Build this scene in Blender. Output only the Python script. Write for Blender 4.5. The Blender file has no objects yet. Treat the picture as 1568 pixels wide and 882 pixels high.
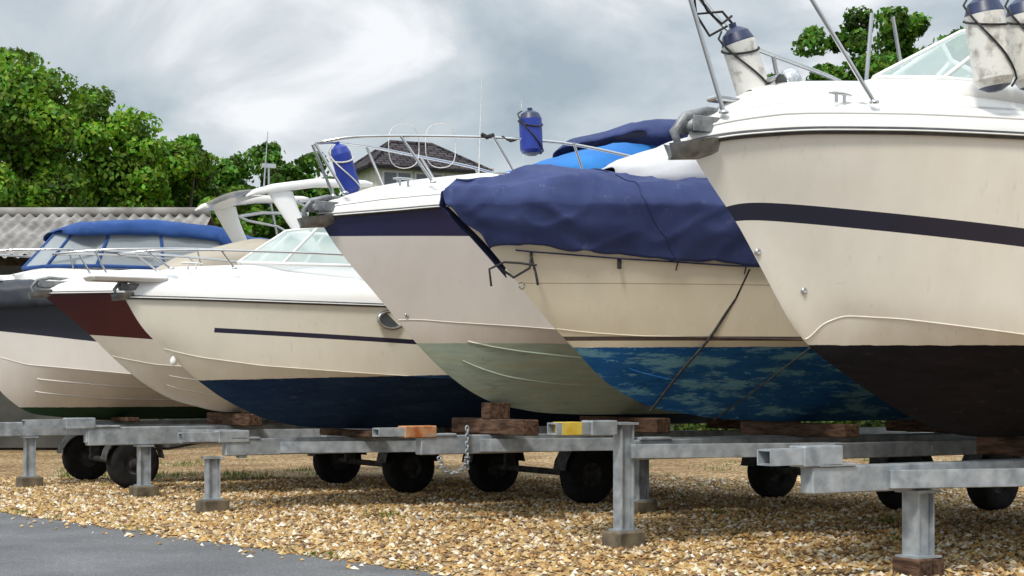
import bpy, math, random, bmesh
import numpy as np
from mathutils import Vector, Matrix, noise
random.seed(3); RNG=np.random.default_rng(5)
sc=bpy.context.scene
H=1.25
A=math.radians(31); CA,SA=math.cos(A),math.sin(A)
cam=bpy.data.cameras.new("camera"); co=bpy.data.objects.new("camera",cam); sc.collection.objects.link(co)
co.location=(0,0,H); co.rotation_euler=(math.pi/2,0,0); cam.lens=55.1; cam.sensor_width=36; cam.shift_y=0.095; cam.clip_end=3000
sc.camera=co
sc.view_settings.view_transform='Standard'; sc.view_settings.look='None'; sc.view_settings.exposure=0

# ---------------------------------------------------------------- node helpers
class NT:
    def __init__(s,tree):
        s.t=tree; tree.nodes.clear()
    def n(s,typ,**kw):
        x=s.t.nodes.new(typ)
        for k,v in kw.items(): setattr(x,k,v)
        return x
    def l(s,a,b): s.t.links.new(a,b)
    def put(s,sock,v):
        if isinstance(v,bpy.types.NodeSocket): s.l(v,sock)
        else:
            if isinstance(v,tuple) and len(v)==3 and sock.type=='RGBA': v=v+(1,)
            sock.default_value=v
    def m(s,op,a,b=None,c=None,clamp=False):
        x=s.n("ShaderNodeMath",operation=op); x.use_clamp=clamp
        for i,v in enumerate((a,b,c)):
            if v is not None: s.put(x.inputs[i],v)
        return x.outputs[0]
    def mix(s,f,a,b,blend='MIX'):
        x=s.n("ShaderNodeMix",data_type='RGBA',blend_type=blend)
        s.put(x.inputs[0],f); s.put(x.inputs[6],a); s.put(x.inputs[7],b)
        return x.outputs[2]
    def noise(s,vec,scale,detail=4,rough=.55,out='Fac'):
        x=s.n("ShaderNodeTexNoise"); x.inputs['Scale'].default_value=scale; x.inputs['Detail'].default_value=detail; x.inputs['Roughness'].default_value=rough
        if vec is not None: s.l(vec,x.inputs['Vector'])
        return x.outputs[out]
    def ramp(s,f,stops):
        x=s.n("ShaderNodeValToRGB"); s.put(x.inputs[0],f); e=x.color_ramp
        while len(e.elements)<len(stops): e.elements.new(.5)
        for el,(p,c) in zip(e.elements,stops):
            el.position=p; el.color=(c if isinstance(c,tuple) else (c,c,c))+(1,)
        return x.outputs[0]
    def coord(s,scale=None,kind='Object'):
        x=s.n("ShaderNodeTexCoord").outputs[kind]
        if scale is None: return x
        y=s.n("ShaderNodeMapping"); y.inputs['Scale'].default_value=scale; s.l(x,y.inputs[0]); return y.outputs[0]
    def bump(s,h,strength=.3,dist=.01):
        x=s.n("ShaderNodeBump"); x.inputs['Strength'].default_value=strength; x.inputs['Distance'].default_value=dist; s.l(h,x.inputs['Height']); return x.outputs[0]
    def finish(s,col,rough=.5,metal=0.,nrm=None,coat=0.,spec=.5,trans=0.,alpha=1.):
        p=s.n("ShaderNodeBsdfPrincipled"); o=s.n("ShaderNodeOutputMaterial")
        s.put(p.inputs['Base Color'],col); s.put(p.inputs['Roughness'],rough); s.put(p.inputs['Metallic'],metal)
        s.put(p.inputs['Coat Weight'],coat); p.inputs['Coat Roughness'].default_value=.08
        s.put(p.inputs['Specular IOR Level'],spec)
        p.inputs['Transmission Weight'].default_value=trans; p.inputs['Alpha'].default_value=alpha
        if nrm is not None: s.l(nrm,p.inputs['Normal'])
        s.l(p.outputs[0],o.inputs[0]); return p
def newmat(name):
    m=bpy.data.materials.new(name); m.use_nodes=True; return m,NT(m.node_tree)
def pm(name,c1,c2=None,rough=.5,metal=0.,scale=6.,bump=0.,bdist=.01,coat=0.,stretch=None,lo=.35,hi=.65,detail=5,spec=.5,**k):
    m,t=newmat(name); v=t.coord(stretch) if stretch else t.coord()
    n=t.noise(v,scale,detail)
    c=t.ramp(n,[(lo,c1),(hi,c2 or c1)])
    nr=t.bump(t.noise(v,scale*3,4),bump,bdist) if bump else None
    t.finish(c,rough,metal,nr,coat,spec,**k); return m

# ---------------------------------------------------------------- mesh helpers
def link(o,parent=None):
    sc.collection.objects.link(o)
    if parent is not None: o.parent=parent
    return o
def empty(name,loc=(0,0,0),rz=0):
    e=bpy.data.objects.new(name,None); e.location=loc; e.rotation_euler=(0,0,rz); e.empty_display_size=.2
    return link(e)
def obj(name,V,Fs,mats,parent=None,smooth=False):
    me=bpy.data.meshes.new(name); me.from_pydata([tuple(map(float,v)) for v in V],[],Fs)
    for m in (mats if isinstance(mats,(list,tuple)) else [mats]): me.materials.append(m)
    me.polygons.foreach_set('use_smooth',[smooth]*len(me.polygons)); me.update()
    return link(bpy.data.objects.new(name,me),parent)
class MB:  # mesh bag
    def __init__(s): s.V=[];s.F=[];s.M=[];s.S=[]
    def add(s,V,F,mi=0,smooth=False):
        o=len(s.V); s.V+= [tuple(v) for v in V]; s.F+=[tuple(i+o for i in f) for f in F]; s.M+=[mi]*len(F); s.S+=[smooth]*len(F)
    def grid(s,P,mi=0,smooth=True,flip=False,close=False):
        nr=len(P); nc=len(P[0]); V=[p for r in P for p in r]; F=[]
        for i in range(nr-1):
            for j in range(nc if close else nc-1):
                k=(j+1)%nc
                f=(i*nc+j,i*nc+k,(i+1)*nc+k,(i+1)*nc+j)
                F.append(f[::-1] if flip else f)
        s.add(V,F,mi,smooth)
    def box(s,c,d,mi=0,R=None,bev=.0):
        x,y,z=d[0]/2,d[1]/2,d[2]/2; b=min(bev,x*.9,y*.9,z*.9)
        if b>0:
            V=[];idx={}
            for sx in(-1,1):
                for sy in(-1,1):
                    for sz in(-1,1):
                        for a in range(3):
                            q=[x*sx,y*sy,z*sz]
                            for k in range(3):
                                if k!=a: q[k]-= b*(sx,sy,sz)[k]
                            idx[(sx,sy,sz,a)]=len(V); V.append(q)
            F=[]
            for a in range(3):
                o1,o2=[k for k in range(3) if k!=a]
                for sg in(-1,1):
                    f=[]
                    for p,q in((-1,-1),(1,-1),(1,1),(-1,1)):
                        k=[0,0,0];k[a]=sg;k[o1]=p;k[o2]=q; f.append(idx[(k[0],k[1],k[2],a)])
                    F.append(f)
            for a in range(3):
                o1,o2=[k for k in range(3) if k!=a]
                for p in(-1,1):
                    for q in(-1,1):
                        k1=[0,0,0];k2=[0,0,0];k1[a]=-1;k2[a]=1
                        for k in(k1,k2):k[o1]=p;k[o2]=q
                        F.append([idx[(*k1,o1)],idx[(*k2,o1)],idx[(*k2,o2)],idx[(*k1,o2)]])
            for sx in(-1,1):
                for sy in(-1,1):
                    for sz in(-1,1): F.append([idx[(sx,sy,sz,a)] for a in range(3)])
        else:
            V=[[sx*x,sy*y,sz*z] for sx in(-1,1) for sy in(-1,1) for sz in(-1,1)]
            F=[(0,1,3,2),(4,6,7,5),(0,4,5,1),(2,3,7,6),(0,2,6,4),(1,5,7,3)]
        V=[Vector(v) for v in V]
        if R is not None: V=[R@v for v in V]
        s.add([v+Vector(c) for v in V],F,mi)
    def tube(s,pts,r,mi=0,n=8,closed=False,cap=True):
        pts=[Vector(p) for p in pts]; N=len(pts); rs=r if isinstance(r,(list,tuple)) else [r]*N
        rings=[]; up=Vector((0,0,1)); prev=None
        for i,p in enumerate(pts):
            if closed: d=pts[(i+1)%N]-pts[i-1]
            else: d=pts[min(i+1,N-1)]-pts[max(i-1,0)]
            d.normalize()
            if prev is None:
                a=d.cross(up)
                if a.length<.1: a=d.cross(Vector((1,0,0)))
            else: a=prev-d*prev.dot(d)
            a.normalize(); prev=a; b=d.cross(a)
            rings.append([p+(a*math.cos(2*math.pi*k/n)+b*math.sin(2*math.pi*k/n))*rs[i] for k in range(n)])
        if closed: rings.append(rings[0])
        s.grid(rings,mi,True,close=True)
        if cap and not closed:
            s.add(rings[0],[tuple(range(n))],mi); s.add(rings[-1],[tuple(range(n))],mi)
    def lathe(s,prof,c,axis=Vector((0,0,1)),mi=0,n=16,mf=None):
        axis=Vector(axis).normalized(); q=Vector((0,0,1)).rotation_difference(axis)
        rings=[[q@Vector((r*math.cos(2*math.pi*k/n),r*math.sin(2*math.pi*k/n),h))+Vector(c) for k in range(n)] for r,h in prof]
        if mf is None: s.grid(rings,mi,True,close=True)
        else:
            for i in range(len(rings)-1): s.grid(rings[i:i+2],mf(i),True,close=True)
    def make(s,name,mats,parent=None,fixn=True):
        o=obj(name,s.V,s.F,mats,parent); me=o.data
        me.polygons.foreach_set('material_index',s.M); me.polygons.foreach_set('use_smooth',s.S)
        if fixn:
            bm=bmesh.new(); bm.from_mesh(me); bmesh.ops.recalc_face_normals(bm,faces=bm.faces); bm.to_mesh(me); bm.free()
        me.update(); return o
def np_mesh(name,V,F,mat,col=None,parent=None):
    me=bpy.data.meshes.new(name); nv=len(V); nf,k=F.shape
    me.vertices.add(nv); me.vertices.foreach_set('co',V.astype(np.float32).ravel())
    me.loops.add(nf*k); me.loops.foreach_set('vertex_index',F.astype(np.int32).ravel())
    me.polygons.add(nf); me.polygons.foreach_set('loop_start',np.arange(0,nf*k,k,dtype=np.int32))
    try: me.polygons.foreach_set('loop_total',np.full(nf,k,dtype=np.int32))
    except Exception: pass
    me.update(calc_edges=True)
    if col is not None:
        a=me.color_attributes.new('Col','FLOAT_COLOR','POINT'); c=np.ones((nv,4),np.float32); c[:,:3]=col; a.data.foreach_set('color',c.ravel())
    me.materials.append(mat); me.polygons.foreach_set('use_smooth',np.zeros(nf,bool))
    o=bpy.data.objects.new(name,me); return link(o,parent)

# ---------------------------------------------------------------- world
SUN_EL=math.radians(50); SUN_AZ=math.radians(-155)   # light comes from behind-left of the camera
w=bpy.data.worlds.new("World"); sc.world=w; w.use_nodes=True
t=NT(w.node_tree); o=t.n("ShaderNodeOutputWorld"); bg=t.n("ShaderNodeBackground"); bg2=t.n("ShaderNodeBackground"); add=t.n("ShaderNodeAddShader")
g=t.coord(kind='Generated'); sp=t.n("ShaderNodeSeparateXYZ"); t.l(g,sp.inputs[0])
mp=t.n("ShaderNodeMapping"); mp.inputs['Scale'].default_value=(1,1,1.7); mp.inputs['Location'].default_value=(.30,.1,.55); t.l(g,mp.inputs[0])
n1=t.n("ShaderNodeTexNoise"); n1.inputs['Scale'].default_value=6.0; n1.inputs['Detail'].default_value=9; n1.inputs['Roughness'].default_value=.52; n1.inputs['Distortion'].default_value=.45; t.l(mp.outputs[0],n1.inputs['Vector'])
cl=t.ramp(n1.outputs['Fac'],[(.34,(.36,.43,.48)),(.45,(.50,.56,.60)),(.54,(.64,.68,.71)),(.64,(.92,.93,.94))])
z=t.m('MAXIMUM',sp.outputs[2],0.)
boost=t.m('MULTIPLY_ADD',t.m('SMOOTH_MAX',t.m('SUBTRACT',z,.28),0.,.1),2.1,.98)
vm=t.n("ShaderNodeVectorMath",operation='SCALE'); t.l(cl,vm.inputs[0]); t.l(boost,vm.inputs['Scale'])
t.l(vm.outputs[0],bg.inputs[0]); bg.inputs[1].default_value=1.0
sky=t.n("ShaderNodeTexSky"); sky.sky_type='NISHITA'; sky.sun_disc=False; sky.sun_elevation=SUN_EL; sky.sun_rotation=SUN_AZ%(2*math.pi)
t.l(sky.outputs[0],bg2.inputs[0]); bg2.inputs[1].default_value=.012
t.l(bg.outputs[0],add.inputs[0]); t.l(bg2.outputs[0],add.inputs[1]); t.l(add.outputs[0],o.inputs[0])
sl=bpy.data.lights.new("sun",'SUN'); sl.energy=2.8; sl.angle=math.radians(10); sl.color=(1,.94,.85)
so=link(bpy.data.objects.new("sun",sl))
sd=Vector((math.sin(SUN_AZ)*math.cos(SUN_EL),math.cos(SUN_AZ)*math.cos(SUN_EL),math.sin(SUN_EL)))
so.rotation_euler=sd.to_track_quat('Z','Y').to_euler()

# ---------------------------------------------------------------- ground
m_ground,t=newmat("gravel_mat"); v=t.coord()
vo=t.n("ShaderNodeTexVoronoi"); vo.inputs['Scale'].default_value=28; t.l(v,vo.inputs['Vector'])
sepc=t.n("ShaderNodeSeparateColor"); t.l(vo.outputs['Color'],sepc.inputs[0])
c=t.ramp(sepc.outputs[0],[(0,(.07,.04,.015)),(.3,(.22,.13,.05)),(.6,(.38,.25,.10)),(.85,(.50,.37,.19)),(1,(.66,.56,.42))])
big=t.ramp(t.noise(v,.6,6,.6),[(.35,(.62,.52,.42)),(.6,(1,1,1))]); c=t.mix(1.,c,big,'MULTIPLY')
gm=t.ramp(t.noise(v,.45,7,.65),[(.62,0.),(.74,.45)])
c=t.mix(gm,c,(.09,.11,.03))
t.finish(c,.9,nrm=t.bump(vo.outputs['Distance'],.9,.03))
obj("gravel_ground",[(-400,-30,0),(400,-30,0),(400,900,0),(-400,900,0)],[(0,1,2,3)],m_ground)
m_grass=pm("grass_mat",(.03,.055,.01),(.07,.10,.025),rough=.95,scale=2,bump=.6,bdist=.05)
obj("grass_field",[(-400,50,.004),(400,50,.004),(400,900,.004),(-400,900,.004)],[(0,1,2,3)],m_grass)
m_asph,t=newmat("asphalt_mat"); v=t.coord()
c=t.ramp(t.noise(v,110,3,.7),[(.3,(.075,.082,.09)),(.55,(.15,.155,.165)),(.70,(.38,.38,.38))])
c=t.mix(1.,c,t.ramp(t.noise(v,1.2,5),[(.3,(.70,.70,.71)),(.7,(1.15,1.15,1.15))]),'MULTIPLY')
vo=t.n("ShaderNodeTexVoronoi"); vo.inputs['Scale'].default_value=9; t.l(v,vo.inputs['Vector'])
c=t.mix(t.ramp(vo.outputs['Distance'],[(.05,.8),(.09,0.)]),c,(.42,.36,.25))
t.finish(c,.85,nrm=t.bump(t.noise(v,160,3),.7,.01))
ed=Vector((4.6,-5.1)).normalized(); e0=Vector((-5.03,15.4)); V=[];n=700
for i in range(n):
    s=-45+i*(70/n); p=e0+ed*s; q=noise.noise(Vector((s*2,0,0)))*.10+noise.noise(Vector((s*9,4,0)))*.06
    V.append((p.x+.743*q,p.y+.669*q,.004))
for i in range(n):
    s=-45+i*(70/n); p=e0+ed*s; V.append((p.x-.743*60,p.y-.669*60,.004))
obj("asphalt_road",V,[(i,i+1,n+i+1,n+i) for i in range(n-1)],m_asph)
# pebbles
NP=66000
yy=np.sqrt(RNG.uniform(9.2**2,21**2,NP)); xx=RNG.uniform(-.42,.42,NP)*yy
sgn=(xx+5.03)*.743+(yy-15.4)*.669
keep=(sgn>-.02)|((sgn>-.6)&(RNG.random(NP)<.25*np.exp(sgn*6))); xx=xx[keep];yy=yy[keep];NP=len(xx)
base=np.array([[1,0,0],[0,1,0],[-1,0,0],[0,-1,0],[0,0,1],[0,0,-1]],float)
ft=np.array([[0,1,4],[1,2,4],[2,3,4],[3,0,4],[1,0,5],[2,1,5],[3,2,5],[0,3,5]])
sc3=(.012+.024*RNG.random((NP,1,1))**1.8)*np.stack([RNG.uniform(.8,1.5,NP),RNG.uniform(.7,1.1,NP),RNG.uniform(.5,.9,NP)],-1)[:,None,:]
P=base[None]*sc3*(1+RNG.uniform(-.25,.25,(NP,6,1)))
an=RNG.uniform(0,6.28,NP); ti=RNG.uniform(-.6,.6,NP)
X=P[...,0]*np.cos(an)[:,None]-P[...,1]*np.sin(an)[:,None]; Yc=P[...,0]*np.sin(an)[:,None]+P[...,1]*np.cos(an)[:,None]; Z=P[...,2]+X*ti[:,None]*.7
P=np.stack([X+xx[:,None],Yc+yy[:,None],Z+.009],-1).reshape(-1,3)
pal=np.array([[.50,.33,.13],[.56,.41,.20],[.70,.61,.45],[.30,.17,.07],[.43,.25,.08],[.80,.74,.62],[.17,.10,.05],[.34,.27,.18]])
pc=pal[RNG.choice(8,NP,p=[.21,.17,.12,.15,.16,.06,.08,.05])]*RNG.uniform(.75,1.1,(NP,1))
FF=(ft[None]+6*np.arange(NP)[:,None,None]).reshape(-1,3)
m_peb,t=newmat("pebble_mat"); a=t.n("ShaderNodeAttribute"); a.attribute_name='Col'; t.finish(a.outputs['Color'],.75)
np_mesh("gravel_pebbles",P,FF,m_peb,np.repeat(pc,6,0))

# ---------------------------------------------------------------- foliage
def leaf_mat(name,mul=(1,1,1)):
    m,t=newmat(name); a=t.n("ShaderNodeAttribute"); a.attribute_name='Col'
    c=t.mix(1.,a.outputs['Color'],mul,'MULTIPLY')
    p=t.finish(c,.6,spec=.25); tr=t.n("ShaderNodeBsdfTranslucent"); t.l(t.mix(1.,c,(1.3,1.4,.5),'MULTIPLY'),tr.inputs[0])
    mx=t.n("ShaderNodeMixShader"); mx.inputs[0].default_value=.25
    o=[x for x in t.t.nodes if x.type=='OUTPUT_MATERIAL'][0]; t.l(p.outputs[0],mx.inputs[1]); t.l(tr.outputs[0],mx.inputs[2]); t.l(mx.outputs[0],o.inputs[0]); return m
m_leaf=leaf_mat("oak_leaf"); m_leafd=leaf_mat("dark_leaf",(.58,.68,.85)); m_leafy=leaf_mat("yellow_leaf",(2.3,.95,.8)); m_leafh=leaf_mat("dark_fill_leaf",(.35,.32,.4))  # last one darkened for the added fill strip behind the trailers
m_bark=pm("bark",(.05,.04,.03),(.12,.10,.075),rough=.9,scale=4,bump=.8,bdist=.03,stretch=(3,3,.6))
def leaves(centers,radii,per,size,seed,flat=.8):
    r=np.random.default_rng(seed); n=len(centers); idx=np.repeat(np.arange(n),per); N=len(idx)
    d=r.normal(size=(N,3)); d[:,2]+=.35; d/=np.linalg.norm(d,axis=1)[:,None]
    sub=r.normal(size=(n*10,3)); sub/=np.linalg.norm(sub,axis=1)[:,None]; sub=sub.reshape(n,10,3)
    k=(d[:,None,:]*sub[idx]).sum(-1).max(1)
    rad=radii[idx]*(.60+.48*k**4)*r.uniform(.70,1.14,N)
    P=centers[idx]+d*rad[:,None]*np.array([1,1,flat])
    nn=d+r.normal(size=(N,3))*.6; nn/=np.linalg.norm(nn,axis=1)[:,None]
    a=np.cross(nn,r.normal(size=(N,3))); a/=np.linalg.norm(a,axis=1)[:,None]; b=np.cross(nn,a)
    s=size*r.uniform(.55,1.3,N)[:,None]
    V=np.stack([P-a*s*.5,P+b*s*.38-a*s*.05,P+a*s*.6,P-b*s*.34+a*s*.04],1).reshape(-1,3)
    lob=r.uniform(.6,1.3,n)[idx]
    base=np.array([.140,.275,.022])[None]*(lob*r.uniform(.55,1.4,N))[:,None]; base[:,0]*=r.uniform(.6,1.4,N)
    base*= (.36+.64*np.clip((k-.55)/.4,0,1))[:,None]  # leaves set deeper between clumps darkened, occlusion shade painted into their colour
    return V,np.arange(N*4).reshape(-1,4),np.repeat(base,4,0)
def tree(name,x,y,h,R,seed,mat=None,nl=60,per=700,size=.17,bot=.25):
    r=np.random.default_rng(seed); e=empty(name,(x,y,0),seed)
    d=r.normal(size=(nl,3)); d/=np.linalg.norm(d,axis=1)[:,None]
    q=r.uniform(.55,1.0,nl); lr=R*r.uniform(.15,.29,nl)
    zc=h*(.5+bot/2); ez=h*(1-bot)/2
    C=d*q[:,None]*np.array([R*.82,R*.82,ez*.85]); C[:,2]+=zc
    C[:,:2]*=(1-.25*np.clip((C[:,2]-zc)/ez,0,1))[:,None]
    top=(C[:,2]+lr*.8).max(); C[:,2]+= (h-top)*np.clip((C[:,2]-zc)/(top-zc),0,1)
    C=np.vstack([C,np.array([0,0,zc])+r.uniform(-.4,.4,(7,3))*np.array([R,R,ez])]); lr=np.append(lr,R*.38*np.ones(7))
    V,Fc,col=leaves(C,lr,per,size,seed+1)
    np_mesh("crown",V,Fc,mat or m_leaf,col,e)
    b=MB(); tr=.03*h
    b.tube([(0,0,0),(.05*R,0,h*.2),(0,.04*R,h*.42),(.03*R,0,h*.7)],[tr*1.3,tr,tr*.75,tr*.2],n=10)
    for i in range(0,nl,3):
        q=C[i]; z0=h*(.2+.25*r.random()); mid=(q[0]*.45,q[1]*.45,(z0+q[2])*.5+.2)
        b.tube([(0,0,z0),mid,tuple(q)],[tr*.45,tr*.28,tr*.08],n=6)
    b.make("trunk",m_bark,e); return e
tree("oak_tree",-14.4,42,10.9,3.9,11,nl=90,per=800,size=.16)
tree("oak_tree",-11.9,46,10.1,3.0,12,nl=66,per=700,size=.16)
tree("oak_tree",-10.0,47,8.7,2.3,13,nl=48,per=600,size=.16)
tree("oak_tree",-9.1,52,7.9,2.0,16,nl=40,per=500)
for i,(x,y,h,R) in enumerate([(-16.9,80,13.9,3.8),(-14.0,82,14.1,3.6),(-11.3,80,13.5,3.4),(-9.2,83,12.3,2.8),(-19.2,84,14.2,3.6)]):
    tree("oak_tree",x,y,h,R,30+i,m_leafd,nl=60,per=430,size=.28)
tree("autumn_tree",-11.9,60,9.4,1.7,41,m_leafy,nl=36,per=400,size=.2)
for i,(x,y,h,R) in enumerate([(8.3,42,10.9,1.8),(7.25,43,9.9,1.2),(9.8,42,11.4,2.3),(11.4,43,11.4,2.4),(12.9,44,11.0,2.4)]):
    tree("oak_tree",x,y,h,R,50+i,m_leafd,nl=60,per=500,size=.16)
r=np.random.default_rng(77); C=np.stack([r.uniform(-40,45,120),r.uniform(45,48,120),r.uniform(.3,3.0,120)],-1)
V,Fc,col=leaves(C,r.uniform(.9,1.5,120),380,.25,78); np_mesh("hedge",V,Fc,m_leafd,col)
C=np.stack([np.linspace(-6,16,90),r.uniform(33,34.5,90),r.uniform(.1,.55,90)],-1)
V,Fc,col=leaves(C,r.uniform(.35,.6,90),260,.13,79); np_mesh("dark_fill_hedge",V,Fc,m_leafh,col)  # added low foliage, a dark fill for the dark gap under the hulls

# ---------------------------------------------------------------- buildings
def brickmat(name,c1,c2,mo,bw,rh,ms,rough=.9,b=-.3,spec=.3):
    m,t=newmat(name); br=t.n("ShaderNodeTexBrick"); t.l(t.coord(kind='UV'),br.inputs[0]); br.inputs['Scale'].default_value=1; br.inputs['Brick Width'].default_value=bw; br.inputs['Row Height'].default_value=rh; br.inputs['Mortar Size'].default_value=ms
    br.inputs['Color1'].default_value=c1+(1,); br.inputs['Color2'].default_value=c2+(1,); br.inputs['Mortar'].default_value=mo+(1,)
    t.finish(br.outputs[0],rough,spec=spec,nrm=t.bump(br.outputs['Fac'],b,.03)); return m
m_tile=brickmat("roof_tile",(.040,.037,.044),(.085,.075,.082),(.012,.011,.013),.45,.27,.035,.95,-.6,.1)
m_brick=brickmat("brick_wall",(.30,.10,.06),(.22,.07,.045),(.35,.32,.28),.22,.075,.01)
m_render=pm("rendered_wall",(.62,.60,.50),(.72,.70,.60),rough=.9,scale=2)
m_white=pm("white_paint",(.74,.74,.72),(.80,.80,.78),rough=.4,scale=8)
m_glass=pm("window_glass",(.05,.06,.07),(.10,.12,.13),rough=.05,scale=1,spec=1.0)
m_dark=pm("black_rubber",(.010,.010,.011),(.022,.022,.022),rough=.85,scale=10,spec=.2)
def uvbox(o):
    me=o.data; uv=me.uv_layers.new(name='UVMap')
    for p in me.polygons:
        n=p.normal; up=Vector((0,0,1)); a=up.cross(n)
        if a.length<.05: a=Vector((1,0,0))
        a.normalize(); b=n.cross(a)
        for li in p.loop_indices:
            q=me.vertices[me.loops[li].vertex_index].co; uv.data[li].uv=(q.dot(a),q.dot(b))
def house(name,x,y,rz,wd,dp,eave,ridge,rl,wallm,win=True):
    e=empty(name,(x,y,0),rz); a,b=wd/2,dp/2
    w_=MB(); w_.box((0,0,eave/2),(wd,dp,eave)); uvbox(w_.make("walls",wallm,e))
    a+=.35;b+=.35; ez=eave+.003
    rf=MB(); V=[(-a,-b,ez),(a,-b,ez),(a,b,ez),(-a,b,ez),(-rl/2,0,ridge),(rl/2,0,ridge)]
    rf.add(V,[(0,1,5,4),(1,2,5),(2,3,4,5),(3,0,4),(3,2,1,0)]); uvbox(rf.make("roof",m_tile,e))
    tr=MB(); tr.tube([V[4],V[5]],.1,n=6)
    for p,q in((0,4),(3,4),(1,5),(2,5)): tr.tube([V[p],V[q]],.09,n=6)
    uvbox(tr.make("ridge_tiles",m_tile,e))
    g=MB()
    for sx,sy,l,ax in((0,-b-.04,2*a,0),(a+.04,0,2*b,1),(-a-.04,0,2*b,1)):
        g.box((sx,sy,ez-.08),(l if ax==0 else .08,.08 if ax==0 else l,.14))
    g.make("gutter",m_dark,e)
    if win:
        fr=MB(); gl=MB()
        for zc in (eave-.75,eave-3.5,eave-6.2,eave-9):
            if zc<1: continue
            for xc in(-wd*.30,0.0,wd*.30):
                fr.box((xc,-dp/2-.02,zc),(1.35,.08,1.15),0); gl.box((xc-.32,-dp/2-.07,zc),(.54,.03,.95)); gl.box((xc+.32,-dp/2-.07,zc),(.54,.03,.95))
            fr.box((wd/2+.02,0,zc),(.08,1.2,1.15)); gl.box((wd/2+.07,0,zc),(.03,1.0,.95))
        fr.make("window_frames",m_white,e); gl.make("window_glass",m_glass,e)
    return e
house("rendered_house",-4.5,70,math.radians(24),4.9,4.4,10.65,12.05,2.0,m_render)
h2=house("brick_house",2.2,75,0,9,7,8.6,10.4,4,m_brick)
b=MB(); b.box((-3.3,0,10.4),(.55,.5,1.6)); b.box((-3.3,0,11.25),(.68,.62,.14)); ch=b.make("chimney",m_brick,h2); uvbox(ch)
b=MB()
for s in(-.14,.14): b.lathe([(.09,0),(.1,.3),(.07,.32),(.07,0)],(-3.3+s,0,11.32))
b.make("chimney_pots",m_brick,h2)
# corrugated shed
m_corr=pm("fibre_cement",(.13,.12,.115),(.36,.35,.33),rough=.95,scale=1.5,lo=.3,hi=.7,bump=.3,spec=.2)
e=empty("corrugated_shed",(0,0,0)); b=MB()
xs=np.arange(-32,-6.5,.035)
for sgn_ in(-1,1):
    rows=[[(x+(f*.45 if sgn_<0 else 0),34+sgn_*4.3*f,4.95-1.25*f+.045*math.sin(x*2*math.pi/.25)) for x in xs] for f in np.linspace(0,1,6)]
    b.grid(rows,0,True,flip=sgn_>0)
b.make("roof",m_corr,e,fixn=False)
b=MB(); b.tube([(-32,34,5.0),(-6.55,34,5.0)],.11,n=8); b.make("ridge_cap",m_corr,e)
b=MB(); b.box((-19.4,30.2,1.8),(25.2,.15,3.5)); b.box((-6.7,34,1.8),(.15,7.4,3.5)); b.add([(-6.7,30.3,3.55),(-6.7,37.7,3.55),(-6.7,34,4.85)],[(0,1,2)])
b.make("walls",pm("shed_wall",(.035,.035,.03),(.07,.07,.06),rough=.9,scale=1.5),e)

# ---------------------------------------------------------------- boat materials
m_gal=pm("galvanised_steel",(.22,.25,.28),(.47,.51,.54),rough=.5,metal=.35,scale=9,bump=.15,bdist=.003,lo=.3,hi=.7)
m_anch=pm("dull_galvanised",(.14,.15,.16),(.32,.33,.34),rough=.55,metal=.5,scale=14,bump=.3,bdist=.003)
m_chrome=pm("stainless",(.55,.56,.57),(.66,.66,.66),rough=.18,metal=1,scale=5)
m_wood=pm("weathered_timber",(.04,.022,.015),(.15,.09,.06),rough=.95,scale=5,stretch=(6,1,6),bump=.6,bdist=.01,spec=.2)
m_conc=pm("block",(.08,.065,.045),(.22,.18,.12),rough=.95,scale=7,bump=.6,bdist=.01)
m_rust=pm("rusty_steel",(.34,.09,.015),(.50,.30,.16),rough=.85,scale=9,bump=.4)
m_yel=pm("yellow_paint",(.55,.36,.02),(.68,.52,.10),rough=.5,scale=9)
m_gel=pm("white_gelcoat",(.77,.765,.745),(.82,.815,.80),rough=.28,scale=3,coat=.3)
m_rub=pm("rub_rail",(.02,.02,.024),(.06,.06,.065),rough=.45,scale=10)
def canvas(name,c1,c2,rough=.8,fs=1.4):
    m,t=newmat(name); v=t.coord(); c=t.ramp(t.noise(v,2.2,6,.6),[(.3,c1),(.7,c2)])
    c=t.mix(t.ramp(t.noise(v,11,5,.7),[(.6,0.),(.85,.3)]),c,(.35,.36,.38))
    f=t.n("ShaderNodeTexNoise"); f.noise_type='RIDGED_MULTIFRACTAL'; f.inputs['Scale'].default_value=fs; f.inputs['Detail'].default_value=4; f.inputs['Distortion'].default_value=.8
    t.l(t.coord((1,2.2,1.5)),f.inputs['Vector'])
    b1=t.bump(f.outputs[0],.6,.06); x=t.n("ShaderNodeBump"); x.inputs['Strength'].default_value=.25; x.inputs['Distance'].default_value=.002
    t.l(t.noise(v,260,2),x.inputs['Height']); t.l(b1,x.inputs['Normal'])
    t.finish(c,rough,nrm=x.outputs[0],spec=.35); return m
m_navy=canvas("navy_canvas",(.024,.036,.115),(.044,.064,.18))
m_blue=canvas("blue_canvas",(.015,.13,.42),(.03,.20,.55))
m_mid=canvas("royal_canvas",(.012,.05,.19),(.03,.09,.29))
m_tan=canvas("tan_canvas",(.36,.32,.26),(.46,.42,.35))
m_gry=canvas("grey_canvas",(.50,.51,.53),(.62,.63,.66))
m_blk=canvas("black_canvas",(.02,.024,.035),(.05,.055,.07),.55)
m_fblue=pm("blue_vinyl",(.015,.035,.26),(.02,.05,.33),rough=.35,scale=6)
m_fnavy=pm("navy_vinyl",(.02,.03,.08),(.03,.045,.11),rough=.4,scale=6)
m_fwhite=pm("scuffed_vinyl",(.36,.34,.30),(.74,.73,.69),rough=.5,scale=14,lo=.3,hi=.5)
m_rope=pm("black_rope",(.015,.015,.018),(.05,.05,.05),rough=.9,scale=40)
m_wrope=pm("white_rope",(.55,.54,.5),(.7,.69,.65),rough=.9,scale=40)
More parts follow.
